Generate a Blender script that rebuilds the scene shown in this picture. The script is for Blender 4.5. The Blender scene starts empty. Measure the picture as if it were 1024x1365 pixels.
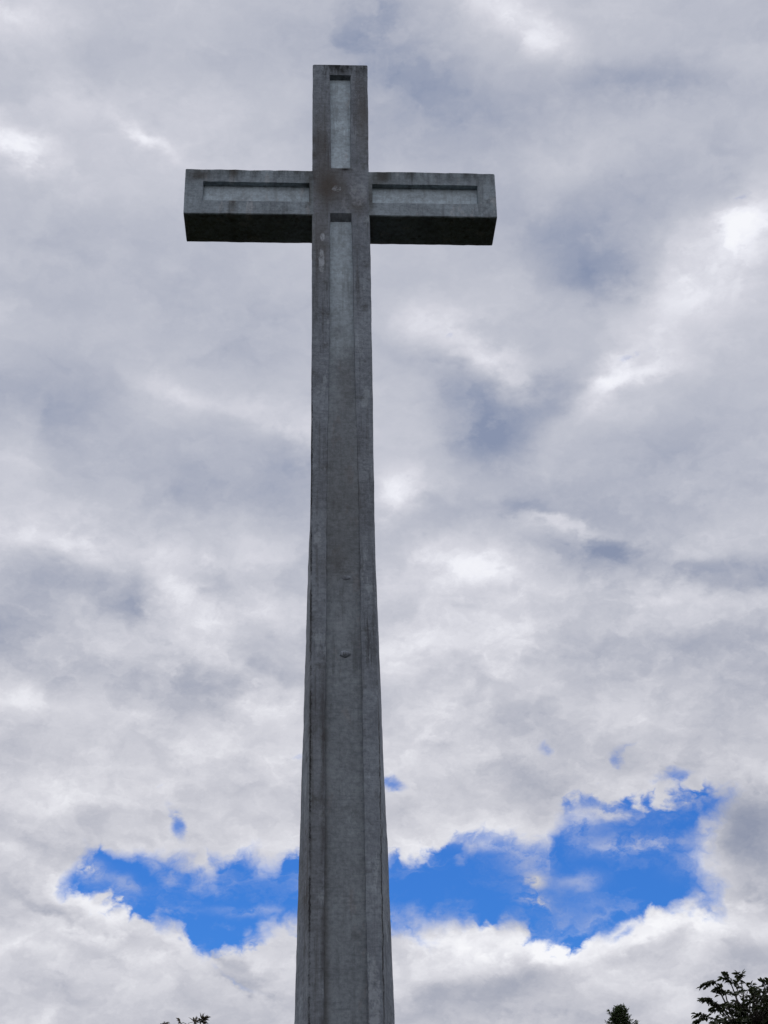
import bpy, bmesh, math, random
from mathutils import Vector, Matrix, noise

S = bpy.context.scene
COL = S.collection

# ------------------------------------------------------------------ camera
EYE = Vector((0.0, 0.0, 1.6))
PITCH, YAW, ROLL = 0.47597804, 0.03010181, -0.0197885
cam_d = bpy.data.cameras.new('camera')
cam = bpy.data.objects.new('camera', cam_d)
COL.objects.link(cam)
fwd = Vector((math.sin(YAW) * math.cos(PITCH), math.cos(YAW) * math.cos(PITCH), math.sin(PITCH)))
rgt = Vector((math.cos(YAW), -math.sin(YAW), 0))
upv = rgt.cross(fwd)
r2 = math.cos(ROLL) * rgt + math.sin(ROLL) * upv
u2 = -math.sin(ROLL) * rgt + math.cos(ROLL) * upv
cam.matrix_world = Matrix(((r2.x, u2.x, -fwd.x, EYE.x), (r2.y, u2.y, -fwd.y, EYE.y),
                           (r2.z, u2.z, -fwd.z, EYE.z), (0, 0, 0, 1)))
cam_d.sensor_fit = 'VERTICAL'
cam_d.sensor_height = 36.0
cam_d.lens = 2050.0 / 1365.0 * 36.0
cam_d.clip_start = 0.1
cam_d.clip_end = 5000
S.camera = cam

# ------------------------------------------------------------------ view
S.view_settings.view_transform = 'Standard'
S.view_settings.look = 'None'
S.view_settings.exposure = 0.0
S.view_settings.gamma = 1.0
S.cycles.use_adaptive_sampling = True
S.cycles.adaptive_threshold = 0.02
S.cycles.adaptive_min_samples = 10

# ------------------------------------------------------------------ node helper
class NB:
    def __init__(self, tree):
        self.t = tree; self.n = tree.nodes; self.l = tree.links
    def set(self, sock, v):
        if isinstance(v, bpy.types.NodeSocket): self.l.new(v, sock)
        elif v is not None: sock.default_value = v
    def m(self, op, a, b=None, c=None, clamp=False):
        n = self.n.new('ShaderNodeMath'); n.operation = op; n.use_clamp = clamp
        for i, v in enumerate((a, b, c)):
            if v is not None: self.set(n.inputs[i], v)
        return n.outputs[0]
    def vm(self, op, a, b=None, c=None, out=0):
        n = self.n.new('ShaderNodeVectorMath'); n.operation = op
        for i, v in enumerate((a, b, c)):
            if v is not None: self.set(n.inputs[i], v)
        return n.outputs[out]
    def scale(self, a, s):
        n = self.n.new('ShaderNodeVectorMath'); n.operation = 'SCALE'
        self.set(n.inputs[0], a); self.set(n.inputs[3], s)
        return n.outputs[0]
    def comb(self, x, y, z=0.0):
        n = self.n.new('ShaderNodeCombineXYZ')
        self.set(n.inputs[0], x); self.set(n.inputs[1], y); self.set(n.inputs[2], z)
        return n.outputs[0]
    def sep(self, v):
        n = self.n.new('ShaderNodeSeparateXYZ'); self.set(n.inputs[0], v)
        return n.outputs
    def noise(self, v, scale, detail=5, rough=0.5, dist=0.0, out=0, lac=2.0):
        n = self.n.new('ShaderNodeTexNoise')
        self.set(n.inputs['Vector'], v)
        n.inputs['Scale'].default_value = scale; n.inputs['Detail'].default_value = detail
        n.inputs['Roughness'].default_value = rough; n.inputs['Distortion'].default_value = dist
        n.inputs['Lacunarity'].default_value = lac
        return n.outputs[out]
    def voro(self, v, scale, detail=2, rough=0.5):
        n = self.n.new('ShaderNodeTexVoronoi'); n.feature = 'F1'
        self.set(n.inputs['Vector'], v)
        n.inputs['Scale'].default_value = scale; n.inputs['Detail'].default_value = detail
        n.inputs['Roughness'].default_value = rough
        return n.outputs[0]
    def ss(self, v, a, b, c=0.0, d=1.0):
        n = self.n.new('ShaderNodeMapRange'); n.interpolation_type = 'SMOOTHSTEP'
        self.set(n.inputs[0], v)
        for i, q in enumerate((a, b, c, d)): self.set(n.inputs[i + 1], q)
        return n.outputs[0]
    def lin(self, v, a, b, c=0.0, d=1.0):
        n = self.n.new('ShaderNodeMapRange'); n.clamp = True
        self.set(n.inputs[0], v)
        for i, q in enumerate((a, b, c, d)): self.set(n.inputs[i + 1], q)
        return n.outputs[0]
    def mix(self, f, a, b, mode='MIX'):
        n = self.n.new('ShaderNodeMix'); n.data_type = 'RGBA'; n.blend_type = mode
        self.set(n.inputs[0], f); self.set(n.inputs[6], a); self.set(n.inputs[7], b)
        return n.outputs[2]
    def ramp(self, f, stops):
        n = self.n.new('ShaderNodeValToRGB'); cr = n.color_ramp
        while len(cr.elements) < len(stops): cr.elements.new(0.5)
        for e, (p, c) in zip(cr.elements, stops):
            e.position = p; e.color = (*c, 1)
        self.set(n.inputs[0], f)
        return n.outputs[0]
    def curve(self, v, pts):
        n = self.n.new('ShaderNodeFloatCurve'); c = n.mapping.curves[0]
        while len(c.points) < len(pts): c.points.new(0.5, 0.5)
        for p, (x, y) in zip(c.points, pts):
            p.location = (x, y); p.handle_type = 'VECTOR'
        n.mapping.update()
        self.set(n.inputs['Value'], v)
        return n.outputs[0]

def srgb(r, g, b):
    f = lambda c: c / 12.92 if c <= 0.04045 else ((c + 0.055) / 1.055) ** 2.4
    return (f(r / 255), f(g / 255), f(b / 255))

# ------------------------------------------------------------------ sky and clouds
SUN_EL, SUN_AZ = math.radians(58), math.radians(-14)     # ahead of the viewer, behind the cloud
W = bpy.data.worlds.new('World'); S.world = W; W.use_nodes = True
nt = W.node_tree; nt.nodes.clear(); B = NB(nt)
dirv = nt.nodes.new('ShaderNodeTexCoord').outputs['Generated']
dirv = B.vm('NORMALIZE', dirv)
sx, sy, sz = B.sep(dirv)[:3]
AZ = B.m('MULTIPLY', B.m('ARCTAN2', sx, sy), 57.29578)     # degrees from north
EL = B.m('MULTIPLY', B.m('ARCSINE', sz), 57.29578)
# turbulence that ruffles the cloud forms: coarse billows and fine curl, both on the sky sphere
flat = B.vm('MULTIPLY', dirv, (1.0, 1.0, 1.5))
w1 = B.vm('SUBTRACT', B.noise(flat, 9.0, 3, 0.55, out=1), (0.5, 0.5, 0.5))
w2 = B.vm('SUBTRACT', B.noise(flat, 34.0, 4, 0.62, out=1), (0.5, 0.5, 0.5))
warp = B.vm('ADD', B.scale(w1, 2.0), B.scale(w2, 1.8))
P = B.vm('ADD', B.comb(AZ, EL), B.vm('MULTIPLY', warp, (1.0, 1.0, 0.0)))
Ps = B.vm('ADD', B.comb(AZ, EL), B.vm('MULTIPLY', B.vm('ADD', B.scale(w1, 0.25), B.scale(w2, 0.9)), (1.0, 1.0, 0.0)))

def blobs(pos, lst, acc):
    # the running sum travels in the third component, so the forms are added one after another
    vec = B.vm('MULTIPLY_ADD', pos, (1.0, 1.0, 0.0), B.comb(0.0, 0.0, acc))
    for a, e, ra, re, rot, amp in lst:
        if abs(rot) < 8:
            q = B.vm('MULTIPLY_ADD', vec, (1 / ra, 1 / re, 0.0), (-a / ra, -e / re, 0.0))
        else:
            n = nt.nodes.new('ShaderNodeMapping'); n.vector_type = 'TEXTURE'
            B.set(n.inputs[0], vec)
            n.inputs['Location'].default_value = (a, e, 0)
            n.inputs['Rotation'].default_value = (0, 0, math.radians(rot))
            n.inputs['Scale'].default_value = (ra, re, 1e6)
            q = n.outputs[0]
        d = B.vm('DOT_PRODUCT', q, q, out=1)
        vec = B.vm('MULTIPLY_ADD', B.m('POWER', 0.3679, d), (0.0, 0.0, amp), vec)
    return B.sep(vec)[2]

# every entry: azimuth, elevation, two radii, tilt (degrees) and how much lighter or darker the cloud is there
CLOUD_FORMS = [(-15.38, 39.71, 1.86, 0.78, -10, 0.62), (-15.82, 44.06, 2.79, 1.0, 0, 0.42), (-13.02, 41.87, 2.43, 1.03, -20, 0.12),
    (-9.19, 40.51, 1.74, 0.37, -25, 0.3), (-6.63, 41.65, 3.93, 1.56, 0, 0.1), (9.06, 44.72, 2.97, 0.81, -30, 0.38),
    (4.0, 44.62, 1.87, 0.76, 0, -0.05), (-7.03, 31.65, 1.93, 0.61, -15, 0.24), (-2.8, 30.83, 2.26, 0.61, -15, 0.26),
    (6.57, 32.55, 1.81, 0.61, -20, 0.42), (4.49, 33.94, 2.0, 0.83, -20, 0.22), (11.22, 31.71, 1.28, 0.55, 35, 0.42),
    (12.86, 31.96, 1.59, 0.38, 10, 0.25), (17.17, 35.78, 3.54, 1.6, 30, 0.34), (18.11, 36.44, 1.61, 0.58, 20, 0.28),
    (14.79, 34.2, 3.54, 1.89, 0, 0.2), (2.31, 28.03, 1.27, 1.12, 0, 0.38), (3.31, 25.07, 1.85, 1.0, 0, 0.28),
    (6.23, 24.96, 2.14, 0.95, -25, 0.34), (9.18, 26.54, 2.16, 0.25, -12, 0.34), (-10.65, 25.91, 1.8, 0.71, -25, 0.34),
    (-7.77, 25.8, 1.21, 0.55, 0, 0.26), (-6.77, 24.19, 1.14, 1.11, -50, 0.36), (-6.11, 22.97, 1.79, 0.66, 0, 0.28),
    (-13.07, 26.27, 1.48, 0.54, 0, 0.28), (-3.67, 21.23, 1.78, 0.44, -25, 0.25), (-3.64, 20.13, 1.47, 0.49, 0, 0.2),
    (-11.86, 20.11, 1.69, 0.54, 0, 0.2), (-13.68, 28.95, 0.9, 1.63, 0, 0.18), (3.05, 22.01, 1.8, 0.66, 0, 0.24),
    (7.75, 20.72, 2.06, 0.55, 0, 0.18), (5.51, 23.04, 2.71, 0.56, -15, 0.18), (3.25, 18.98, 1.75, 1.09, 0, 0.22),
    (5.46, 16.73, 2.29, 1.35, 0, 0.18), (13.35, 23.62, 2.64, 0.38, 0, 0.16), (15.93, 24.17, 1.45, 0.22, 0, 0.15),
    (-11.27, 16.67, 1.64, 1.59, 0, 0.18), (-7.94, 16.79, 1.68, 1.33, 0, 0.12), (-3.4, 16.06, 1.98, 1.34, 0, 0.16),
    (-9.32, 12.69, 2.41, 0.46, -18, 0.28), (-11.04, 14.06, 1.61, 0.52, -10, 0.25), (-6.28, 11.32, 1.35, 0.41, -15, 0.26),
    (-3.55, 10.56, 1.89, 0.77, 0, 0.18), (4.91, 11.36, 3.55, 0.67, 0, 0.46), (2.97, 10.48, 2.45, 0.61, 0, 0.22),
    (10.65, 11.75, 1.88, 0.41, 15, 0.34), (14.25, 11.65, 1.57, 0.56, 0, 0.45), (11.33, 10.44, 2.38, 0.76, 0, 0.22),
    (-2.99, 9.42, 1.61, 0.4, 0, 0.12), (-11.58, 11.23, 1.56, 0.5, 0, 0.18), (5.3, 30.58, 0.97, 0.28, 0, 0.05),
    (1.17, 43.92, 1.86, 3.08, 0, -0.42), (3.9, 42.83, 3.3, 1.95, 0, -0.34), (-2.72, 43.88, 4.07, 1.54, 0, -0.12),
    (-12.88, 43.43, 2.47, 1.01, 0, -0.12), (11.01, 41.33, 4.25, 1.04, 0, -0.18), (15.02, 41.91, 4.54, 0.77, -10, -0.28),
    (5.94, 40.64, 2.5, 1.59, 0, -0.2), (15.48, 38.56, 3.02, 1.32, 10, -0.26), (11.28, 36.5, 3.86, 1.78, -15, -0.4),
    (11.65, 35.37, 1.99, 0.81, 0, -0.22), (9.63, 38.53, 1.38, 1.6, 0, 0.1), (5.94, 30.55, 2.06, 1.45, -40, -0.55),
    (6.37, 29.69, 0.9, 1.11, 0, -0.22), (8.92, 31.34, 1.93, 0.61, 10, -0.28), (4.4, 32.01, 1.64, 0.55, -25, -0.12),
    (10.46, 27.61, 4.64, 1.39, 0, -0.12), (14.85, 28.15, 3.34, 1.92, 0, -0.16), (7.61, 27.11, 1.87, 0.33, -8, -0.26),
    (11.11, 24.92, 1.62, 0.77, -8, -0.62), (9.33, 25.47, 1.83, 0.39, -15, -0.26), (15.77, 24.06, 1.74, 0.6, -5, -0.52),
    (14.06, 24.51, 1.18, 0.38, 0, -0.25), (-7.91, 23.31, 1.9, 1.21, -20, -0.46), (-11.42, 24.62, 2.35, 0.82, 0, -0.26),
    (-12.2, 23.61, 1.74, 1.63, 0, -0.16), (-4.96, 28.41, 5.34, 1.22, 0, -0.24), (-2.1, 27.08, 1.25, 1.67, 0, -0.18),
    (-2.46, 29.58, 2.88, 0.72, -15, -0.16), (-12.34, 30.72, 2.79, 1.63, 0, -0.26), (-4.2, 34.25, 4.33, 1.37, 0, -0.16),
    (-4.16, 32.87, 1.97, 1.66, 0, -0.1), (-12.1, 37.24, 2.98, 1.06, 0, -0.12), (-13.11, 34.72, 3.53, 1.34, 0, -0.1),
    (-7.69, 36.8, 3.38, 0.81, 0, -0.08), (12.98, 20.5, 5.44, 0.71, 0, -0.2), (7.07, 19.38, 4.08, 0.49, 0, -0.08),
    (14.84, 21.56, 2.28, 0.54, 0, -0.12), (11.12, 22.16, 1.76, 0.82, 0, -0.06), (-9.99, 21.57, 2.31, 0.82, 0, -0.12),
    (-6.1, 19.54, 2.6, 1.09, 0, -0.1), (-9.44, 18.08, 1.69, 0.64, 0, -0.14), (-10.89, 12.39, 1.59, 0.46, -25, -0.26),
    (-3.65, 14.73, 1.4, 0.27, 0, -0.1), (-9.09, 9.52, 3.66, 0.5, 0, -0.06), (-8.44, 11.55, 3.2, 1.02, -15, 0.14),
    (4.85, 10.05, 3.51, 0.51, 0, -0.3), (6.42, 9.24, 3.21, 0.4, 0, -0.16), (14.83, 14.34, 1.12, 1.82, 0, -0.5),
    (15.24, 16.14, 1.36, 1.05, 0, -0.18), (-4.37, 10.94, 1.89, 0.2, -28, -0.3), (-3.54, 10.1, 1.62, 0.2, -25, -0.3),
    (-9.78, 11.78, 2.39, 0.26, -15, 0.25), (13.1, 12.07, 2.39, 0.36, 8, 0.35), (8.64, 10.3, 0.8, 0.76, 0, 0.2),
    (6.56, 11.41, 1.63, 0.36, -15, 0.2), (13.88, 9.8, 2.33, 0.85, 0, -0.18), (8.93, 10.54, 1.07, 0.61, 40, -0.16),
    (9.08, 9.15, 1.59, 0.4, 0, -0.1), (-1.25, 44.93, 2.25, 1.02, 0, -0.1), (17.83, 43.56, 3.14, 1.01, 0, -0.05)]
GAPS = [(-6.29, 15.81, 0.34, 0.53, 0, 1.5), (-7.06, 17.13, 0.34, 0.38, 0, 0.5), (-6.67, 16.55, 0.25, 0.37, 0, 0.45),
    (1.81, 17.24, 0.58, 0.3, 0, 1.35), (7.86, 18.33, 0.37, 0.43, 0, 0.82), (10.48, 17.78, 0.48, 0.43, 0, 1.15),
    (11.02, 18.34, 0.68, 0.27, 10, 0.8), (12.73, 17.14, 1.11, 0.32, 0, 0.95), (11.44, 16.83, 1.12, 0.32, 0, 0.6),
    (18.1, 37.25, 0.91, 0.21, 20, 0.62), (12.53, 32.43, 1.28, 0.19, 12, 0.55), (8.71, 32.66, 0.59, 0.17, 0, 0.5),
    (4.81, 33.65, 0.4, 0.22, 0, 0.45), (12.41, 10.68, 0.32, 0.41, 0, 0.35), (10.12, 11.77, 0.65, 0.31, 30, 0.8),
    (-9.19, 14.69, 0.49, 0.37, 0, 0.8), (-10.12, 14.35, 0.65, 0.26, 0, 0.7), (-3.81, 10.25, 1.19, 0.18, -25, 0.7),
    (-4.64, 10.82, 0.81, 0.15, -30, 0.6), (-1.71, 18.23, 0.41, 0.27, 0, 0.7)]           # small breaks in the cloud
PUFFS = [(-9.69, 14.1, 0.7, 0.31, -15, 1.0), (-8.17, 13.67, 0.54, 0.23, -20, 0.35), (7.03, 13.63, 0.42, 0.26, 0, 0.95),
    (6.88, 14.27, 0.84, 0.58, 0, 0.4), (7.07, 12.95, 0.55, 0.26, -20, 1.0), (10.08, 15.9, 0.89, 0.24, -5, 0.6),
    (10.94, 14.73, 1.65, 0.32, 0, 0.65), (8.8, 15.65, 0.84, 0.53, 0, 0.5), (5.37, 14.99, 1.69, 0.27, -10, 0.5),
    (-3.19, 12.75, 1.38, 0.16, 0, 0.3), (12.26, 15.44, 0.66, 0.21, 0, 0.3), (8.63, 13.54, 0.83, 0.26, 0, 0.4),
    (12.78, 13.96, 0.81, 0.37, 0, 0.3)]         # shreds of cloud inside the blue gap
GAP_TOP = [(-18.0, 11.5), (-10.95, 11.5), (-10.5, 13.45), (-9.99, 14.48), (-8.66, 14.91), (-7.26, 14.6), (-5.72, 14.26), (-4.21, 14.64), (-3.09, 14.78), (-1.69, 14.65), (1.69, 14.69), (3.39, 14.7), (4.4, 15.34), (5.67, 15.33), (7.61, 14.82), (7.98, 16.09), (8.87, 16.5), (11.09, 16.24), (12.51, 16.41), (14.03, 16.37), (15.52, 16.25), (22.0, 16.25)]         # azimuth, elevation along the upper edge of the blue gap
GAP_BOT = [(-18.0, 15.35), (-11.29, 15.35), (-10.45, 13.51), (-10.18, 13.39), (-8.52, 12.91), (-7.14, 12.39), (-5.9, 11.96), (-5.24, 11.12), (-4.38, 11.33), (-3.03, 11.84), (-1.66, 12.02), (1.64, 11.98), (3.85, 12.01), (6.3, 11.75), (7.65, 11.44), (8.45, 11.33), (9.31, 11.81), (11.25, 12.33), (12.88, 12.42), (14.74, 12.38), (22.0, 12.38)]
GAP_EAST = [(13.21, 10.09), (13.53, 12.49), (13.57, 13.52), (13.26, 14.58), (13.4, 15.02), (13.79, 15.52), (14.31, 16.22), (14.63, 17.79)]       # eastern end of the gap, against the grey heap of cloud

# fine cloud texture: soft fibrous veil high up, heaped billows lower down
fwarp = B.vm('ADD', flat, B.scale(w2, 0.05))
f1 = B.noise(fwarp, 11.0, 6, 0.50)
f2 = B.noise(fwarp, 30.0, 6, 0.60)
heap = B.ss(EL, 31.0, 21.0)
b1 = B.m('ABSOLUTE', B.m('SUBTRACT', B.noise(B.vm('ADD', flat, B.scale(w2, 0.030)), 13.0, 4, 0.42), 0.5))
b2 = B.m('ABSOLUTE', B.m('SUBTRACT', f2, 0.5))
bil = B.m('ADD', B.m('MULTIPLY', B.m('SUBTRACT', b1, 0.075), 1.15), B.m('MULTIPLY', B.m('SUBTRACT', b2, 0.07), 0.40))
# the billows catch light on the side turned up to the sun and stay grey below
up1 = B.vm('ADD', fwarp, (-0.006, 0.0, 0.030))
up2 = B.vm('ADD', fwarp, (-0.003, 0.0, 0.012))
l1 = B.m('SUBTRACT', f1, B.noise(up1, 11.0, 6, 0.50))
l2 = B.m('SUBTRACT', f2, B.noise(up2, 30.0, 6, 0.60))
lit = B.m('ADD', B.m('MULTIPLY', l1, 1.10), B.m('MULTIPLY', l2, 0.40))
tex = B.m('ADD', B.m('MULTIPLY', B.m('SUBTRACT', f1, 0.5), 0.42), B.m('MULTIPLY', B.m('SUBTRACT', f2, 0.5), 0.20))
tex = B.m('MULTIPLY_ADD', lit, B.m('MULTIPLY_ADD', heap, 0.55, 0.45), tex)
tex = B.m('MULTIPLY_ADD', bil, B.m('MULTIPLY_ADD', heap, 0.45, 0.10), tex)
forms = blobs(P, CLOUD_FORMS, 0.0)
forms = B.m('MULTIPLY', forms, B.m('ADD', 0.55, B.m('MULTIPLY', B.ss(B.noise(fwarp, 17.0, 4, 0.55), 0.28, 0.72), 1.0)))
tex = B.m('MULTIPLY', tex, B.m('MULTIPLY_ADD', heap, 0.30, 0.70))
bright = B.m('ADD', B.m('ADD', B.m('MULTIPLY_ADD', heap, 0.065, 0.465), forms), tex)

# blue gap: the space between two ragged edges
pa, pe = B.sep(Ps)[:2]
A0, A1, E0, E1 = -18.0, 22.0, 8.0, 20.0
ca = B.lin(pa, A0, A1)
nrm = lambda L: [((a - A0) / (A1 - A0), (e - E0) / (E1 - E0)) for a, e in L]
top = B.lin(B.curve(ca, nrm(GAP_TOP)), 0, 1, E0, E1)
bot = B.lin(B.curve(ca, nrm(GAP_BOT)), 0, 1, E0, E1)
dtop = B.m('SUBTRACT', top, pe)
dbot = B.m('SUBTRACT', pe, bot)
east = B.lin(B.curve(B.lin(pe, E0, E1), [((e - E0) / (E1 - E0), (a - A0) / (A1 - A0)) for a, e in GAP_EAST]), 0, 1, A0, A1)
gap = B.m('MINIMUM', B.m('MINIMUM', dtop, dbot), B.m('SUBTRACT', east, pa))
puffy = B.m('ABSOLUTE', B.m('SUBTRACT', B.noise(B.vm('ADD', dirv, B.scale(w2, 0.02)), 32.0, 5, 0.5), 0.5))
rag = B.m('ADD', B.m('MULTIPLY', B.m('SUBTRACT', 0.08, puffy), 4.2), B.m('MULTIPLY', B.m('SUBTRACT', f2, 0.5), 1.0))
gap = B.m('MINIMUM', B.m('MAXIMUM', gap, -1.6), 1.6)
gap = B.m('ADD', gap, rag)
thin = B.ss(B.noise(dirv, 21.0, 3, 0.5), 0.42, 0.62)
blue = B.ss(gap, B.m('MULTIPLY_ADD', thin, -0.35, -0.18), B.m('MULTIPLY_ADD', thin, 0.85, 0.32))
holes = B.m('ADD', blobs(Ps, GAPS, 0.0), B.m('MULTIPLY', B.m('SUBTRACT', f2, 0.5), 2.2))
holes = B.m('MULTIPLY', B.ss(holes, 0.48, 1.45), 0.84)
blue = B.m('MAXIMUM', blue, holes)
streak = B.noise(B.vm('MULTIPLY', B.vm('ADD', dirv, B.scale(w2, 0.04)), (16.0, 16.0, 46.0)), 1.0, 5, 0.6)
puff = blobs(Ps, PUFFS, 0.0)
puff = B.m('MULTIPLY', puff, B.ss(f2, 0.36, 0.60))
veil = B.m('MULTIPLY', B.ss(streak, 0.48, 0.76), B.m('MULTIPLY_ADD', B.ss(gap, 1.5, 0.2), 0.26, 0.14))
veil = B.m('ADD', veil, puff, clamp=True)
blue = B.m('MULTIPLY', blue, B.m('SUBTRACT', 1.0, veil, clamp=True))
# thin sunlit rims of cloud next to the gap
rim = B.m('MULTIPLY', B.ss(gap, -1.3, -0.10), 0.09)
bright = B.m('ADD', bright, rim)

tone = B.lin(bright, -0.30, 1.20)
cloud = B.ramp(tone, [(0.0, srgb(136, 147, 173)), (0.20, srgb(153, 161, 182)), (0.35, srgb(171, 176, 192)), (0.52, srgb(191, 194, 206)),
                      (0.68, srgb(211, 212, 222)), (0.87, srgb(238, 239, 247)), (1.0, srgb(246, 247, 252))])
# low cloud is nearer neutral than the blue-grey veil overhead
low = B.ss(EL, 30.0, 15.0)
cloud = B.mix(low, cloud, B.mix(0.62, cloud, B.ramp(tone, [(0.0, srgb(140, 146, 165)), (0.35, srgb(176, 178, 189)), (0.52, srgb(199, 199, 207)), (0.70, srgb(218, 218, 224)), (1.0, srgb(248, 248, 251))])))
STR = 0.1
sky = nt.nodes.new('ShaderNodeTexSky'); sky.sky_type = 'NISHITA'; sky.sun_disc = False
sky.sun_elevation = SUN_EL; sky.sun_rotation = SUN_AZ
sky.air_density = 1.0; sky.dust_density = 0.3; sky.ozone_density = 3.0
clear = B.mix(1.0, sky.outputs[0], (0.16, 0.435, 0.90, 1), 'MULTIPLY')
cl = B.mix(1.0, cloud, (1 / STR, 1 / STR, 1 / STR, 1), 'MULTIPLY')
skyc = B.mix(blue, cl, clear)
bg = nt.nodes.new('ShaderNodeBackground'); bg.inputs[1].default_value = STR
nt.links.new(skyc, bg.inputs[0])
wo = nt.nodes.new('ShaderNodeOutputWorld'); nt.links.new(bg.outputs[0], wo.inputs[0])

sun_d = bpy.data.lights.new('sun', 'SUN'); sun_d.energy = 0.5; sun_d.angle = math.radians(14)
sun_d.color = (1.0, 0.95, 0.88)
sun = bpy.data.objects.new('sun', sun_d); COL.objects.link(sun)
tosun = Vector((math.sin(SUN_AZ) * math.cos(SUN_EL), math.cos(SUN_AZ) * math.cos(SUN_EL), math.sin(SUN_EL)))
sun.rotation_euler = tosun.to_track_quat('Z', 'Y').to_euler()

# ------------------------------------------------------------------ materials
def new_mat(name):
    m = bpy.data.materials.new(name); m.use_nodes = True
    b = NB(m.node_tree)
    return m, b, m.node_tree.nodes['Principled BSDF']

def concrete(name, light, dark, stain, stain_amt):
    m, b, p = new_mat(name)
    c = m.node_tree.nodes.new('ShaderNodeTexCoord').outputs['Object']
    x, y, z = b.sep(c)[:3]
    cloudy = b.noise(c, 1.7, 6, 0.6)
    col = b.mix(b.ss(cloudy, 0.33, 0.68), (*dark, 1), (*light, 1))
    # rain streaks running down
    st = b.noise(b.vm('MULTIPLY', c, (13.0, 13.0, 0.7)), 1.0, 5, 0.62)
    col = b.mix(b.m('MULTIPLY', b.ss(st, 0.50, 0.72), 0.55 * stain_amt), col, (*stain, 1))
    bl = b.noise(c, 4.2, 7, 0.65)
    col = b.mix(b.m('MULTIPLY', b.ss(bl, 0.54, 0.70), 0.6 * stain_amt), col, (*stain, 1))
    # flaking limewash patches
    fl = b.noise(b.vm('MULTIPLY', c, (9.0, 9.0, 3.4)), 1.0, 6, 0.68)
    col = b.mix(b.m('MULTIPLY', b.ss(fl, 0.62, 0.70), 0.5), col, (*[v * 1.35 for v in light], 1))
    dr = b.noise(b.vm('MULTIPLY', c, (22.0, 22.0, 1.1)), 1.0, 6, 0.7)
    dm = b.ss(b.noise(c, 1.1, 3, 0.5), 0.46, 0.62)
    col = b.mix(b.m('MULTIPLY', b.m('MULTIPLY', b.ss(dr, 0.52, 0.64), dm), 0.6 * stain_amt), col, (*[v * 0.6 for v in stain], 1))
    wp = b.noise(b.vm('ADD', b.vm('MULTIPLY', c, (5.0, 5.0, 1.6)), (7.3, 2.1, 4.0)), 1.0, 7, 0.7)
    col = b.mix(b.m('MULTIPLY', b.ss(wp, 0.585, 0.63), 0.45), col, (*[min(0.6, v * 1.45) for v in light], 1))
    sp = b.noise(c, 45.0, 4, 0.7)
    col = b.mix(b.m('MULTIPLY', b.ss(sp, 0.60, 0.72), 0.40), col, (0.035, 0.035, 0.03, 1))
    mo = b.noise(c, 19.0, 5, 0.75)
    col = b.mix(b.m('MULTIPLY', b.ss(mo, 0.46, 0.62), 0.34), col, (*[v * 0.42 for v in dark], 1))
    col = b.mix(b.m('MULTIPLY', b.ss(mo, 0.46, 0.34), 0.25), col, (*[v * 1.45 for v in light], 1))
    # trowel lines across the render
    tr = b.noise(b.vm('MULTIPLY', c, (3.0, 3.0, 30.0)), 1.0, 5, 0.6)
    col = b.mix(b.m('MULTIPLY', b.ss(tr, 0.50, 0.68), 0.26), col, (*[v * 0.45 for v in dark], 1))
    return m, b, p, c, (x, y, z), col

def finish(b, p, c, col, depth=0.012):
    b.set(p.inputs['Base Color'], col)
    p.inputs['Roughness'].default_value = 0.92
    p.inputs['Specular IOR Level'].default_value = 0.2
    h = b.m('ADD', b.noise(c, 16.0, 8, 0.68), b.m('MULTIPLY', b.noise(b.vm('MULTIPLY', c, (6.0, 6.0, 40.0)), 1.0, 4, 0.6), 0.25))
    bp = b.n.new('ShaderNodeBump'); bp.inputs['Strength'].default_value = 1.0; bp.inputs['Distance'].default_value = depth
    b.set(bp.inputs['Height'], h)
    b.l.new(bp.outputs[0], p.inputs['Normal'])

def gblob(b, c, cx, cz, rx, rz):
    n = b.n.new('ShaderNodeMapping'); n.vector_type = 'TEXTURE'
    b.set(n.inputs[0], b.vm('ADD', c, b.scale(b.vm('SUBTRACT', b.noise(c, 7.0 if rx > 0.1 else 14.0, 4, 0.6, out=1), (0.5,) * 3), min(0.24, 1.5 * min(rx, rz)))))
    n.inputs['Location'].default_value = (cx, 0, cz)
    n.inputs['Scale'].default_value = (rx, 10, rz)
    return b.m('POWER', 0.3679, b.vm('DOT_PRODUCT', n.outputs[0], n.outputs[0], out=1))

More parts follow.
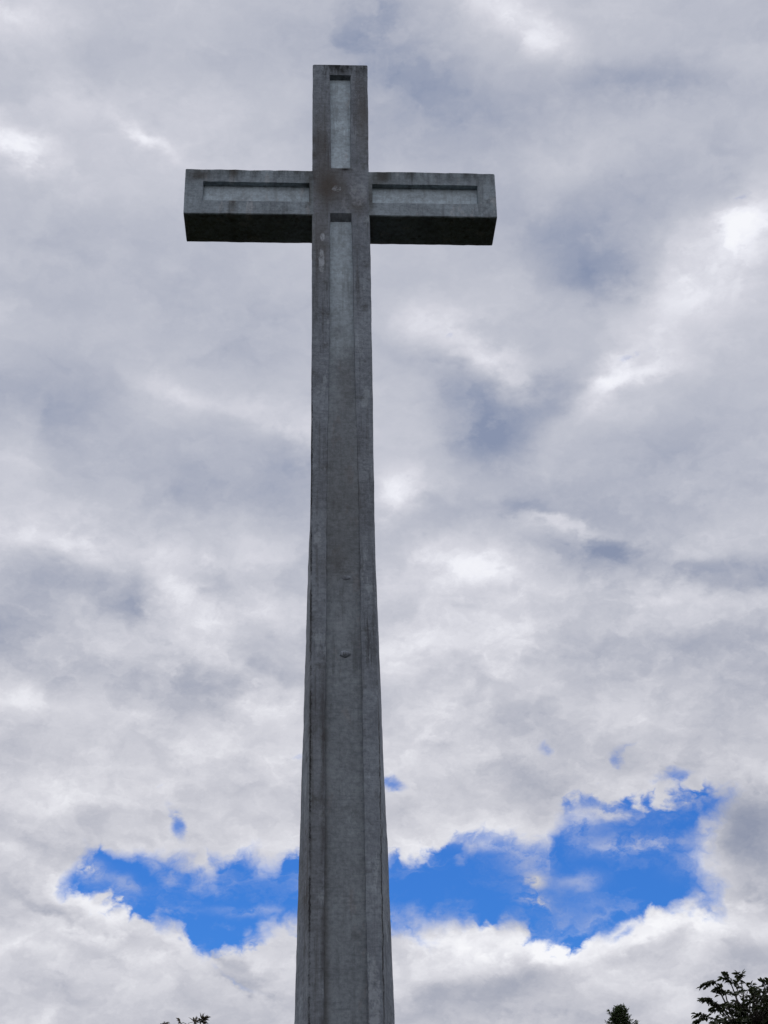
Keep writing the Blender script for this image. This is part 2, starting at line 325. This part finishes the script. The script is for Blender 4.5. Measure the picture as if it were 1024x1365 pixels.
LIGHT, DARK, STAIN = (0.350, 0.388, 0.430), (0.230, 0.252, 0.282), (0.085, 0.080, 0.070)
def body_mat(name):
    m, b, p, c, (x, y, z), col = concrete(name, LIGHT, DARK, STAIN, 1.0)
    brown = (0.120, 0.104, 0.088, 1)
    for cx, cz, rx, rz, k in ((-0.12, 13.86, 0.24, 0.32, 0.95), (0.2, 13.55, 0.12, 0.15, 0.6), (-0.26, 13.0, 0.13, 0.6, 0.6), (-0.25, 14.5, 0.12, 0.6, 0.6),
                              (0.28, 15.0, 0.10, 0.7, 0.6), (0.0, 9.6, 0.35, 0.7, 0.25), (-0.3, 5.5, 0.10, 2.6, 0.25), (-0.1, 8.6, 0.12, 0.2, 0.35)):
        col = b.mix(b.m('MULTIPLY', gblob(b, c, cx, cz, rx, rz), k), col, brown)
    for cx, cz, rx, rz, k in ((-0.235, 12.72, 0.035, 0.20, 0.8), (-0.226, 13.08, 0.03, 0.07, 0.8), (-0.05, 13.82, 0.06, 0.05, 0.5), (0.22, 13.75, 0.12, 0.2, 0.35),
                              (0.27, 4.1, 0.06, 0.5, 0.5), (0.02, 8.1, 0.07, 0.12, 0.4), (-0.27, 9.0, 0.05, 0.12, 0.4)):
        pt = b.m('MULTIPLY', b.ss(gblob(b, c, cx, cz, rx, rz), 0.34, 0.56), b.ss(b.noise(c, 12.0, 5, 0.7), 0.36, 0.58))
        col = b.mix(b.m('MULTIPLY', pt, k), col, (0.58, 0.62, 0.66, 1))
    # black mould running down from the top of the shaft
    moss = b.m('MULTIPLY', b.ss(z, 15.50, 15.83), b.ss(b.noise(b.vm('MULTIPLY', c, (9.0, 9.0, 2.5)), 1.0, 5, 0.65), 0.40, 0.62))
    moss = b.m('MAXIMUM', moss, gblob(b, c, 0.03, 15.74, 0.05, 0.10))
    moss = b.m('MAXIMUM', moss, gblob(b, c, 0.06, 14.12, 0.05, 0.02))
    # mould along the left arris of the shaft
    jag = b.m('MULTIPLY', b.m('SUBTRACT', b.noise(c, 26.0, 5, 0.8), 0.5), 0.05)
    ar = b.m('SUBTRACT', 1.0, b.ss(b.m('ABSOLUTE', b.m('ADD', b.m('ADD', x, 0.346), jag)), 0.003, 0.016))
    thick = b.noise(b.vm('MULTIPLY', c, (1.0, 1.0, 2.2)), 1.0, 6, 0.8)
    ar = b.m('MULTIPLY', ar, b.m('MULTIPLY', b.ss(thick, 0.36, 0.56), b.ss(z, 11.4, 10.6)))
    cr = b.m('ADD', x, b.m('MULTIPLY', b.m('SUBTRACT', b.noise(b.vm('MULTIPLY', c, (0.0, 0.0, 3.0)), 1.0, 5, 0.7), 0.5), 0.06))
    cr = b.m('SUBTRACT', 1.0, b.ss(b.m('ABSOLUTE', b.m('SUBTRACT', cr, 0.362)), 0.002, 0.012))
    cr = b.m('MULTIPLY', cr, b.m('MULTIPLY', b.ss(z, 3.0, 4.6), b.ss(z, 7.6, 6.6)))
    ar = b.m('MAXIMUM', ar, b.m('MULTIPLY', cr, b.ss(thick, 0.40, 0.5)))
    # rust-brown seepage beside the sunken panel
    se = b.m('SUBTRACT', 1.0, b.ss(b.m('ABSOLUTE', b.m('ADD', b.m('ADD', x, 0.212), jag)), 0.0, 0.05))
    se = b.m('MULTIPLY', se, b.m('MULTIPLY', b.ss(z, 9.3, 6.5), b.ss(b.noise(b.vm('MULTIPLY', c, (4.0, 4.0, 1.6)), 1.0, 6, 0.7), 0.36, 0.58)))
    col = b.mix(b.m('MULTIPLY', se, 0.6), col, (0.055, 0.046, 0.038, 1))
    moss = b.m('MAXIMUM', moss, ar)
    # thin crack in the right flank near the ground
    col = b.mix(b.m('MULTIPLY', moss, 0.9), col, (0.018, 0.018, 0.015, 1))
    finish(b, p, c, col)
    return m

def arm_mat(name):
    m, b, p, c, (x, y, z), col = concrete(name, (0.430, 0.497, 0.540), (0.315, 0.362, 0.395), STAIN, 0.8)
    d = b.m('MULTIPLY', b.ss(z, 13.86, 14.10), b.ss(b.noise(b.vm('MULTIPLY', c, (5.0, 5.0, 1.5)), 1.0, 6, 0.65), 0.36, 0.62))
    col = b.mix(b.m('MULTIPLY', d, 0.75), col, (0.045, 0.044, 0.038, 1))
    for cx, cz, rx, rz in ((-1.32, 13.55, 0.05, 0.14), (-1.32, 14.05, 0.04, 0.10), (-1.75, 14.0, 0.14, 0.10), (0.5, 13.98, 0.16, 0.12), (0.36, 13.7, 0.05, 0.3), (-0.38, 13.8, 0.07, 0.35)):
        col = b.mix(b.m('MULTIPLY', gblob(b, c, cx, cz, rx, rz), 0.7), col, (0.085, 0.078, 0.066, 1))
    finish(b, p, c, col)
    return m

def panel_mat(name):
    m, b, p, c, (x, y, z), col = concrete(name, (0.64, 0.74, 0.79), (0.53, 0.61, 0.655), (0.13, 0.13, 0.125), 0.5)
    # lower down the whitewash has worn off the panel
    lowz = b.m('ADD', z, b.m('MULTIPLY', b.m('SUBTRACT', b.noise(c, 2.3, 6, 0.6), 0.5), 2.5))
    lowz = b.ss(lowz, 13.3, 10.6)
    col = b.mix(lowz, col, b.mix(1.0, col, (0.50, 0.478, 0.48, 1), 'MULTIPLY'))
    for cx, cz, rx, rz, k in ((0.0, 9.5, 0.3, 0.8, 0.35), (-0.08, 8.75, 0.14, 0.22, 0.4), (-0.2, 6.0, 0.03, 2.0, 0.5), (-0.2, 4.2, 0.05, 0.9, 0.5), (0.05, 11.0, 0.10, 0.5, 0.3)):
        col = b.mix(b.m('MULTIPLY', gblob(b, c, cx, cz, rx, rz), k), col, (0.12, 0.11, 0.10, 1))
    for cx, cz, rx, rz, k in ((-0.02, 8.0, 0.07, 0.12, 0.35), (0.03, 8.35, 0.05, 0.05, 0.3), (-0.15, 6.3, 0.05, 0.3, 0.2)):
        col = b.mix(b.m('MULTIPLY', gblob(b, c, cx, cz, rx, rz), k), col, (0.42, 0.45, 0.48, 1))
    finish(b, p, c, col, 0.008)
    return m

M_BODY, M_ARM, M_PANEL = body_mat('weathered_concrete'), arm_mat('arm_concrete'), panel_mat('painted_panel')

# ------------------------------------------------------------------ objects
def link(name, mesh, mat, parent=None, smooth=False):
    o = bpy.data.objects.new(name, mesh); COL.objects.link(o)
    mesh.materials.append(mat)
    if smooth:
        for f in mesh.polygons: f.use_smooth = True
    if parent: o.parent = parent
    return o

def bm_obj(name, bm, mat, parent=None, smooth=False):
    bmesh.ops.recalc_face_normals(bm, faces=bm.faces)
    me = bpy.data.meshes.new(name); bm.to_mesh(me); bm.free()
    return link(name, me, mat, parent, smooth)

def thing(name, label, cat, loc, rotz=0.0, group=None):
    o = bpy.data.objects.new(name, None); COL.objects.link(o)
    o.location = loc; o.rotation_euler = (0, 0, rotz)
    o['label'] = label; o['category'] = cat
    if group: o['group'] = group
    return o

def lerp_tab(tab, z):
    if z <= tab[0][0]: return tab[0][1]
    for (z0, a), (z1, b) in zip(tab, tab[1:]):
        if z <= z1: return a + (b - a) * (z - z0) / (z1 - z0)
    return tab[-1][1]

def wob(x, y, z, k=0.006):
    n = noise.fractal(Vector((x * 2.3, y * 2.3 + 7.1, z * 1.4)), 0.8, 2.1, 4)
    n2 = noise.fractal(Vector((x * 3.1 + 20, y * 3.1, z * 6.0)), 0.8, 2.1, 4)
    return k * n + 0.5 * k * n2

def loft(rings, cap=True):
    bm = bmesh.new(); R = []
    for r in rings: R.append([bm.verts.new(p) for p in r])
    k = len(rings[0])
    for a, b2 in zip(R, R[1:]):
        for i in range(k):
            j = (i + 1) % k
            bm.faces.new((a[i], a[j], b2[j], b2[i]))
    if cap:
        bm.faces.new(R[0]); bm.faces.new(list(reversed(R[-1])))
    return bm

WID, DEP, ZB, ARM_H, ZT, ARM_L = 0.7026, 0.5652, 13.4058, 0.6887, 15.8301, 1.912
H2 = WID / 2
cross = thing('monumental_cross', 'tall grey weathered concrete cross with sunken panels, rising in front of the cloudy sky', 'cross', (0, 15.0, 0), 0.02380171)

# --- shaft: front face of constant width, flanks splaying towards the back lower down
HALF_P = [(1.2, 0.221), (3.94, 0.209), (7.02, 0.193), (9.45, 0.180), (10.12, 0.168), (11.32, 0.150), (13.29, 0.137), (13.365, 0.1285),
          (14.0, 0.128), (14.14, 0.124), (15.635, 0.136)]
DEPTH = [(1.2, 0.045), (6.5, 0.045), (8.2, 0.038), (8.85, 0.028), (9.3, 0.008), (9.6, 0.003), (10.3, 0.003), (10.7, 0.018), (11.5, 0.035), (12.6, 0.065), (13.365, 0.075)]
FLARE = [(0.3, 0.225), (9.25, 0.018), (9.35, 0.008), (9.75, 0.0)]
def depth(z):
    if z < 1.2 or z > 15.64 or 13.37 < z < 14.14: return 0.0
    return 0.07 * min(1, 0.25 + (z - 14.14) / 0.5) if z > 14 else lerp_tab(DEPTH, z)
zs = [0.30]
while zs[-1] < ZT - 0.06: zs.append(round(zs[-1] + 0.06, 4))
for e in (1.2, 13.367, 14.139, 15.637): zs += [e - 0.0015, e + 0.0015]
zs = sorted(z for z in zs if not any(0.002 < abs(z - e) < 0.02 for e in (1.2, 13.367, 14.139, 15.637))) + [ZT]
rings = []
for z in zs:
    p, d, f = lerp_tab(HALF_P, z), depth(z), lerp_tab(FLARE, z)
    if z < 1.2: p = 0.221
    dd = d + (0.012 if d > 0.0 else 0.0)
    g = 0.006 if d > 0 else 0.0
    chip = 0.012 * max(0.0, noise.fractal(Vector((3.3, 0, z * 5.5)), 0.7, 2, 5) - 0.05)
    chip2 = 0.010 * max(0.0, noise.fractal(Vector((9.7, 4, z * 5.5)), 0.7, 2, 5) - 0.05)
    e = 0.010
    pr = [(-H2 + e + chip, 0), (-p, 0), (-p + g, dd), (0, dd), (p - g, dd), (p, 0), (H2 - e - chip2, 0),
          (H2 - 0.001, e + chip2), (H2 + f * 0.5, DEP * 0.5), (H2 + f, DEP), (0, DEP), (-H2 - f, DEP), (-H2 - f * 0.5, DEP * 0.5), (-H2 + 0.001, e + chip)]
    ring = []
    for i, (x, y) in enumerate(pr):
        wx = wob(x * 3, y, z, 0.0055) if i not in (3, 10) else 0
        wy = wob(x + 5, y * 2, z, 0.003)
        ring.append((x + wx, y + (wy if y < 0.2 else 0), z))
    rings.append(ring)
topz = 0.0
rings[-1] = [(x, y, z + 0.006 * noise.noise(Vector((x * 9, y * 9, 2)))) for x, y, z in rings[-1]]
shaft = bm_obj('shaft', loft(rings), M_BODY, cross)

def wall_panel(z0, z1):
    bm = bmesh.new(); prev = None
    n = max(6, int((z1 - z0) / 0.06)); rows = []
    for i in range(n + 1):
        z = z0 + (z1 - z0) * i / n
        p = lerp_tab(HALF_P, z) - 0.004; d = depth(z) + 0.0
        rows.append([(-p + wob(-p * 3, 0, z, 0.0055), d + 0.010, z), (-p + wob(-p * 3, 0, z, 0.0055), d, z), (-p * .35, d + wob(0.3, 0, z, .002), z), (p * .35, d + wob(0.9, 0, z, .002), z),
                     (p + wob(p * 3, 0, z, 0.0055), d, z), (p + wob(p * 3, 0, z, 0.0055), d + 0.010, z)])
    return loft(rows)
bm_obj('recessed_panel', wall_panel(1.21, 13.362), M_PANEL, cross)
bm_obj('recessed_panel', wall_panel(14.146, 15.632), M_PANEL, cross)

# --- arms
def arm(sign):
    x0, x1 = H2 - 0.012, ARM_L
    r0, r1 = 0.387, 1.69
    za, zb = 13.603, 13.895
    xs = [x0]
    while xs[-1] < x1 - 0.07: xs.append(xs[-1] + 0.06)
    xs += [x1 - 0.008, x1]
    for e in (r0, r1): xs = [x for x in xs if abs(x - e) > 0.02] + [e - 0.0015, e + 0.0015]
    xs.sort()
    rings = []; e = 0.010
    zt = ZB + ARM_H
    for x in xs:
        ins = r0 < x < r1
        d = 0.077 + 0.0 if ins else 0.0
        slope = 0.05 if ins else 0.0      # lower ledge slopes out, as weathered render does
        chip = 0.010 * max(0.0, noise.fractal(Vector((x * 5.0 * sign, 1.7, 3)), 0.7, 2, 5))
        q = 0.006 if x > x1 - 0.004 else 0.0
        yb = -0.003
        pr = [(yb + q, ZB + e + q), (yb + q, za), (d + yb, za + 0.003), (d + yb, (za + zb) / 2), (d + yb, zb - 0.003), (yb + q, zb),
              (yb + q, zt - e - chip - q), (e + q, zt - chip * 0.6 - q), (DEP - 0.004, zt - q), (DEP - 0.004 - q, ZB + q), (e + q, ZB + q)]
        if ins: pr = [(yy + (0.012 if i in (2, 3, 4) else 0), zz) for i, (yy, zz) in enumerate(pr)]
        rings.append([(sign * x, yy + wob(x * sign, zz * 3, 4, 0.003) * (yy < 0.3), zz + wob(x * sign * 2, yy, zz * 2, 0.005)) for yy, zz in pr])
    a = bm_obj('arm', loft(rings), M_ARM, cross)
    rows = []
    n = 22
    for i in range(n + 1):
        x = r0 + 0.003 + (r1 - r0 - 0.006) * i / n
        w = wob(x * sign, 41, 4, 0.002)
        rows.append([(sign * x, 0.084, za + 0.002), (sign * x, 0.072 - 0.030 + w, za + 0.002), (sign * x, 0.074 + w, za + 0.045), (sign * x, 0.074 + w, zb - 0.006), (sign * x, 0.084, zb - 0.006)])
    bm_obj('recessed_panel', loft(rows), M_PANEL, cross)
arm(-1); arm(1)

# --- lumps of mortar left on the face
for (x, z, r) in ((0.014, 7.68, 0.058), (0.035, 8.56, 0.050)):
    bm = bmesh.new()
    bmesh.ops.create_uvsphere(bm, u_segments=16, v_segments=10, radius=1.0)
    for v in bm.verts:
        k = 1 + 0.25 * noise.noise(v.co * 1.7 + Vector((z, 0, 0)))
        v.co = Vector((x + v.co.x * r * k, depth(z) + 0.006 + v.co.y * (0.034 if z < 8 else 0.016), z + v.co.z * r * 0.62 * k))
    bm_obj('mortar_lump', bm, M_BODY, cross, True)

# --- stepped plinth
for hw, hd0, hd1, z0, z1 in ((1.25, -0.75, 1.3, -0.02, 0.16), (0.9, -0.42, 0.98, 0.16, 0.31)):
    bm = bmesh.new()
    bmesh.ops.create_cube(bm, size=1)
    for v in bm.verts: v.co = Vector((v.co.x * 2 * hw, hd0 + (v.co.y + .5) * (hd1 - hd0), z0 + (v.co.z + .5) * (z1 - z0)))
    bmesh.ops.bevel(bm, geom=bm.edges[:], offset=0.02, segments=2, affect='EDGES')
    bm_obj('plinth_step', bm, M_BODY, cross)

# ------------------------------------------------------------------ ground
m, b, p = new_mat('grass_ground')
c = m.node_tree.nodes.new('ShaderNodeTexCoord').outputs['Object']
g1 = b.noise(c, 0.25, 6, 0.6); g2 = b.noise(c, 14.0, 5, 0.7)
col = b.mix(b.ss(g1, 0.35, 0.65), (0.016, 0.017, 0.008, 1), (0.026, 0.022, 0.013, 1))
col = b.mix(b.ss(g2, 0.35, 0.7), col, (0.012, 0.013, 0.006, 1))
b.set(p.inputs['Base Color'], col); p.inputs['Roughness'].default_value = 1.0; p.inputs['Specular IOR Level'].default_value = 0.0
bp = b.n.new('ShaderNodeBump'); bp.inputs['Distance'].default_value = 0.05; b.set(bp.inputs['Height'], g2); b.l.new(bp.outputs[0], p.inputs['Normal'])
bm = bmesh.new()
bmesh.ops.create_grid(bm, x_segments=60, y_segments=60, size=1500)
ground = bm_obj('ground', bm, m)
ground['kind'] = 'structure'

# ------------------------------------------------------------------ trees
def bark_mat():
    m, b, p = new_mat('bark')
    c = m.node_tree.nodes.new('ShaderNodeTexCoord').outputs['Object']
    n = b.noise(b.vm('MULTIPLY', c, (14.0, 14.0, 3.0)), 1.0, 6, 0.65)
    b.set(p.inputs['Base Color'], b.mix(b.ss(n, 0.3, 0.7), (0.035, 0.028, 0.022, 1), (0.10, 0.085, 0.068, 1)))
    p.inputs['Roughness'].default_value = 0.9
    bp = b.n.new('ShaderNodeBump'); bp.inputs['Distance'].default_value = 0.02; b.set(bp.inputs['Height'], n); b.l.new(bp.outputs[0], p.inputs['Normal'])
    return m
M_BARK = bark_mat()
def leaf_mat(name, ca, cb, trans):
    m, b, p = new_mat(name)
    c = m.node_tree.nodes.new('ShaderNodeTexCoord').outputs['Object']
    n = b.noise(c, 3.0, 3, 0.6); n2 = b.noise(c, 22.0, 2, 0.6)
    col = b.mix(b.m('MULTIPLY', b.m('ADD', n, n2), 0.5), (*ca, 1), (*cb, 1))
    b.set(p.inputs['Base Color'], col); p.inputs['Roughness'].default_value = 0.55
    tr = b.n.new('ShaderNodeBsdfTranslucent'); b.set(tr.inputs[0], col)
    mx = b.n.new('ShaderNodeMixShader'); mx.inputs[0].default_value = trans
    b.l.new(p.outputs[0], mx.inputs[1]); b.l.new(tr.outputs[0], mx.inputs[2])
    b.l.new(mx.outputs[0], m.node_tree.nodes['Material Output'].inputs[0])
    return m

class Mesh:
    def __init__(self): self.v = []; self.f = []
    def tube(self, pts, rads, k=6):
        base = len(self.v)
        for i, (p, r) in enumerate(zip(pts, rads)):
            t = (pts[min(i + 1, len(pts) - 1)] - pts[max(i - 1, 0)]).normalized()
            a = t.orthogonal().normalized(); c = t.cross(a)
            for j in range(k):
                an = 2 * math.pi * j / k
                self.v.append(p + (a * math.cos(an) + c * math.sin(an)) * r)
        for i in range(len(pts) - 1):
            for j in range(k):
                q = (j + 1) % k
                self.f.append((base + i * k + j, base + i * k + q, base + (i + 1) * k + q, base + (i + 1) * k + j))
    def leaf(self, o, d, n, L, Wd):
        s = d.cross(n).normalized(); n = s.cross(d).normalized(); b0 = len(self.v)
        self.v += [o, o + d * L * .35 + s * Wd * .5 + n * Wd * .18, o + d * L * .72 + s * Wd * .38 + n * Wd * .10 - n * L * .04, o + d * L - n * L * .14,
                   o + d * L * .72 - s * Wd * .38 + n * Wd * .10 - n * L * .04, o + d * L * .35 - s * Wd * .5 + n * Wd * .18, o + d * L * .5 - n * L * .01]
        self.f += [(b0, b0 + 1, b0 + 6), (b0 + 1, b0 + 2, b0 + 6), (b0 + 2, b0 + 3, b0 + 6), (b0 + 3, b0 + 4, b0 + 6), (b0 + 4, b0 + 5, b0 + 6), (b0 + 5, b0, b0 + 6)]
    def build(self, name, mat, parent):
        me = bpy.data.meshes.new(name); me.from_pydata([tuple(v) for v in self.v], [], self.f)
        return link(name, me, mat, parent, False)

def rvec(rng):
    while True:
        v = Vector((rng.uniform(-1, 1), rng.uniform(-1, 1), rng.uniform(-1, 1)))
        if 0.05 < v.length < 1: return v.normalized()

def bend(a, b2, rng, sag=0.08, n=5):
    L = (b2 - a).length; off = rvec(rng) * L * sag; off.z = abs(off.z)
    return [a.lerp(b2, i / n) + off * math.sin(math.pi * i / n) for i in range(n + 1)]

def spray(cr, tk, rng, tip, out, n, L, Wd, droop, length):
    """a leafy twig end: leaves set alternately along a thin curved stem"""
    out = out.normalized()
    pts = [tip + out * length * (i / 4) + Vector((0, 0, -droop * length * (i / 4) ** 2)) for i in range(5)]
    tk.tube(pts, [0.007, 0.006, 0.005, 0.004, 0.002], 4)
    for i in range(n):
        t = (i + 0.5) / n
        k = min(3, int(t * 4)); q = pts[k].lerp(pts[k + 1], t * 4 - k)
        side = out.cross(Vector((0, 0, 1)))
        if side.length < 0.1: side = Vector((1, 0, 0))
        side.normalize()
        d = out * (0.25 + 0.75 * t) + side * (1 if i % 2 else -1) * rng.uniform(0.3, 0.9) + rvec(rng) * 0.45 + Vector((0, 0, -droop * 0.8))
        nn = Vector((0, 0, 1)) + rvec(rng) * 0.7
        cr.leaf(q, d.normalized(), nn, L * rng.uniform(0.7, 1.15), Wd * rng.uniform(0.75, 1.15))

def make_tree(name, label, loc, crown_c, crown_r, trunk_r, lm, seed, n_limbs, n_sprays, leaf, tips=(), shape=None, inner=0.45):
    rng = random.Random(seed)
    t = thing(name, label, 'tree', loc)
    tk, cr = Mesh(), Mesh()
    cc = Vector(crown_c); rr = Vector(crown_r)
    ctr = Vector((0, 0, cc.z - rr.z * 0.65))
    tr = bend(Vector((0, 0, -0.1)), ctr, rng, 0.03, 8) + [ctr.lerp(cc + Vector((0, 0, rr.z * 0.6)), 0.5), cc + Vector((0, 0, rr.z * 0.62))]
    tk.tube(tr, [trunk_r * (1.35 if i == 0 else 1 - 0.085 * i) for i in range(len(tr))], 10)
    nodes = []
    for i in range(n_limbs):
        a = 2.399 * i + rng.uniform(-.3, .3); h = rng.uniform(-0.35, 0.85)
        e = cc + Vector((math.cos(a) * rr.x * math.sqrt(max(.05, 1 - h * h)) * .62, math.sin(a) * rr.y * math.sqrt(max(.05, 1 - h * h)) * .62, h * rr.z * .75))
        s = tr[-1 - rng.randint(0, 2)].lerp(tr[-3], rng.random()) if h > 0 else tr[-3].lerp(tr[-4], rng.random())
        pts = bend(s, e, rng, 0.14, 6)
        tk.tube(pts, [trunk_r * .42 * (1 - .13 * j) for j in range(7)], 7)
        nodes += pts[2:]
    nodes += tr[-2:]
    Lf, Wf, nl, droop, sl = leaf
    for i in range(n_sprays):
        d = rvec(rng); rad = rng.uniform(inner, 1.0) ** 0.6
        lump = 0.80 + 0.34 * noise.noise(d * 2.6 + Vector((seed, 0, 0))) 
        q = cc + Vector((d.x * rr.x, d.y * rr.y, d.z * rr.z)) * rad * lump
        if shape:
            q = cc + shape(rng)
        s = min(nodes, key=lambda w: (w - q).length)
        if rng.random() < 0.5: tk.tube(bend(s, q, rng, 0.1, 3), [0.016, 0.012, 0.009, 0.007], 4)
        out = (q - cc).normalized() + rvec(rng) * 0.6
        spray(cr, tk, rng, q, out, nl, Lf, Wf, droop, sl * rng.uniform(.7, 1.2))
    for q, o, k in tips:
        q = Vector(q); o = Vector(o)
        s = min(nodes, key=lambda w: (w - q).length)
        tk.tube(bend(s, q, rng, 0.06, 5), [0.022, 0.019, 0.016, 0.013, 0.010, 0.007], 5)
        for _ in range(k):
            spray(cr, tk, rng, q + rvec(rng) * 0.03, o.normalized() + rvec(rng) * 0.45, nl, Lf, Wf, droop, sl)
    tk.build('trunk', M_BARK, t)
    cr.build('crown', lm, t)
    return t

def at(az, el, dist):
    a = math.radians(az)
    return Vector((math.sin(a) * dist, math.cos(a) * dist, EYE.z + math.tan(math.radians(el)) * dist))
L_DARK = leaf_mat('broad_leaf', (0.022, 0.030, 0.012), (0.060, 0.074, 0.028), 0.28)
L_FEATHER = leaf_mat('fine_leaf', (0.035, 0.055, 0.020), (0.080, 0.115, 0.045), 0.35)
L_BRONZE = leaf_mat('bronze_leaf', (0.085, 0.066, 0.052), (0.190, 0.165, 0.110), 0.35)

base = at(16.4, 0, 24.0); base.z = 0
tp = lambda az, el, dist: tuple(at(az, el, dist) - base)
make_tree('broadleaf_tree', 'dark leafy tree with ragged loose crown, right of the concrete cross', base, (0, 0, 4.42), (1.9, 1.7, 1.68), 0.13, L_DARK, 5, 24, 4000,
          (0.084, 0.048, 10, 0.55, 0.18), tips=[(tp(13.2, 9.86, 23.6), (-1, 0, 0.15), 4), (tp(13.7, 9.9, 23.8), (-.3, 0, 0.8), 4), (tp(14.1, 9.85, 24), (-.1, 0, 1), 4), (tp(12.75, 8.75, 23.6), (-1, 0, 0.3), 6), (tp(13.0, 9.25, 23.6), (-.7, 0, .5), 6), (tp(13.35, 9.0, 23.7), (-.7, 0, .5), 7), (tp(13.5, 9.55, 23.7), (-.5, 0, .7), 6)])

base = at(9.75, 0, 40.0); base.z = 0
def cone(rng):
    h = rng.random() ** 0.8; a = rng.uniform(0, 6.283); r = 1.35 * (1 - h) ** 0.62 * math.sqrt(rng.uniform(.15, 1))
    return Vector((math.cos(a) * r, math.sin(a) * r, -2.2 + 4.4 * h))
make_tree('slender_tree', 'small pointed tree top with fine pale green leaves, second crown right of the cross', base, (0, 0, 5.75), (1.0, 1.0, 2.2), 0.10, L_FEATHER, 11, 12, 1100,
          (0.10, 0.030, 9, 0.2, 0.22), shape=cone)

base = at(-5.8, 0, 38.0); base.z = 0
make_tree('bronze_leaved_tree', 'tree with bronze leaf tufts on its topmost shoots, left of the cross', base, (0, 0, 5.6), (1.5, 1.5, 1.95), 0.11, L_BRONZE, 23, 14, 800,
          (0.16, 0.046, 11, 0.35, 0.12), tips=[(tp(-6.55, 8.93, 38), (1, 0, .25), 2), (tp(-5.83, 8.90, 38), (0, 0, 1), 1), (tp(-5.4, 8.88, 38), (.2, 0, 1), 3), (tp(-5.15, 8.98, 38), (.5, 0, .7), 5)])
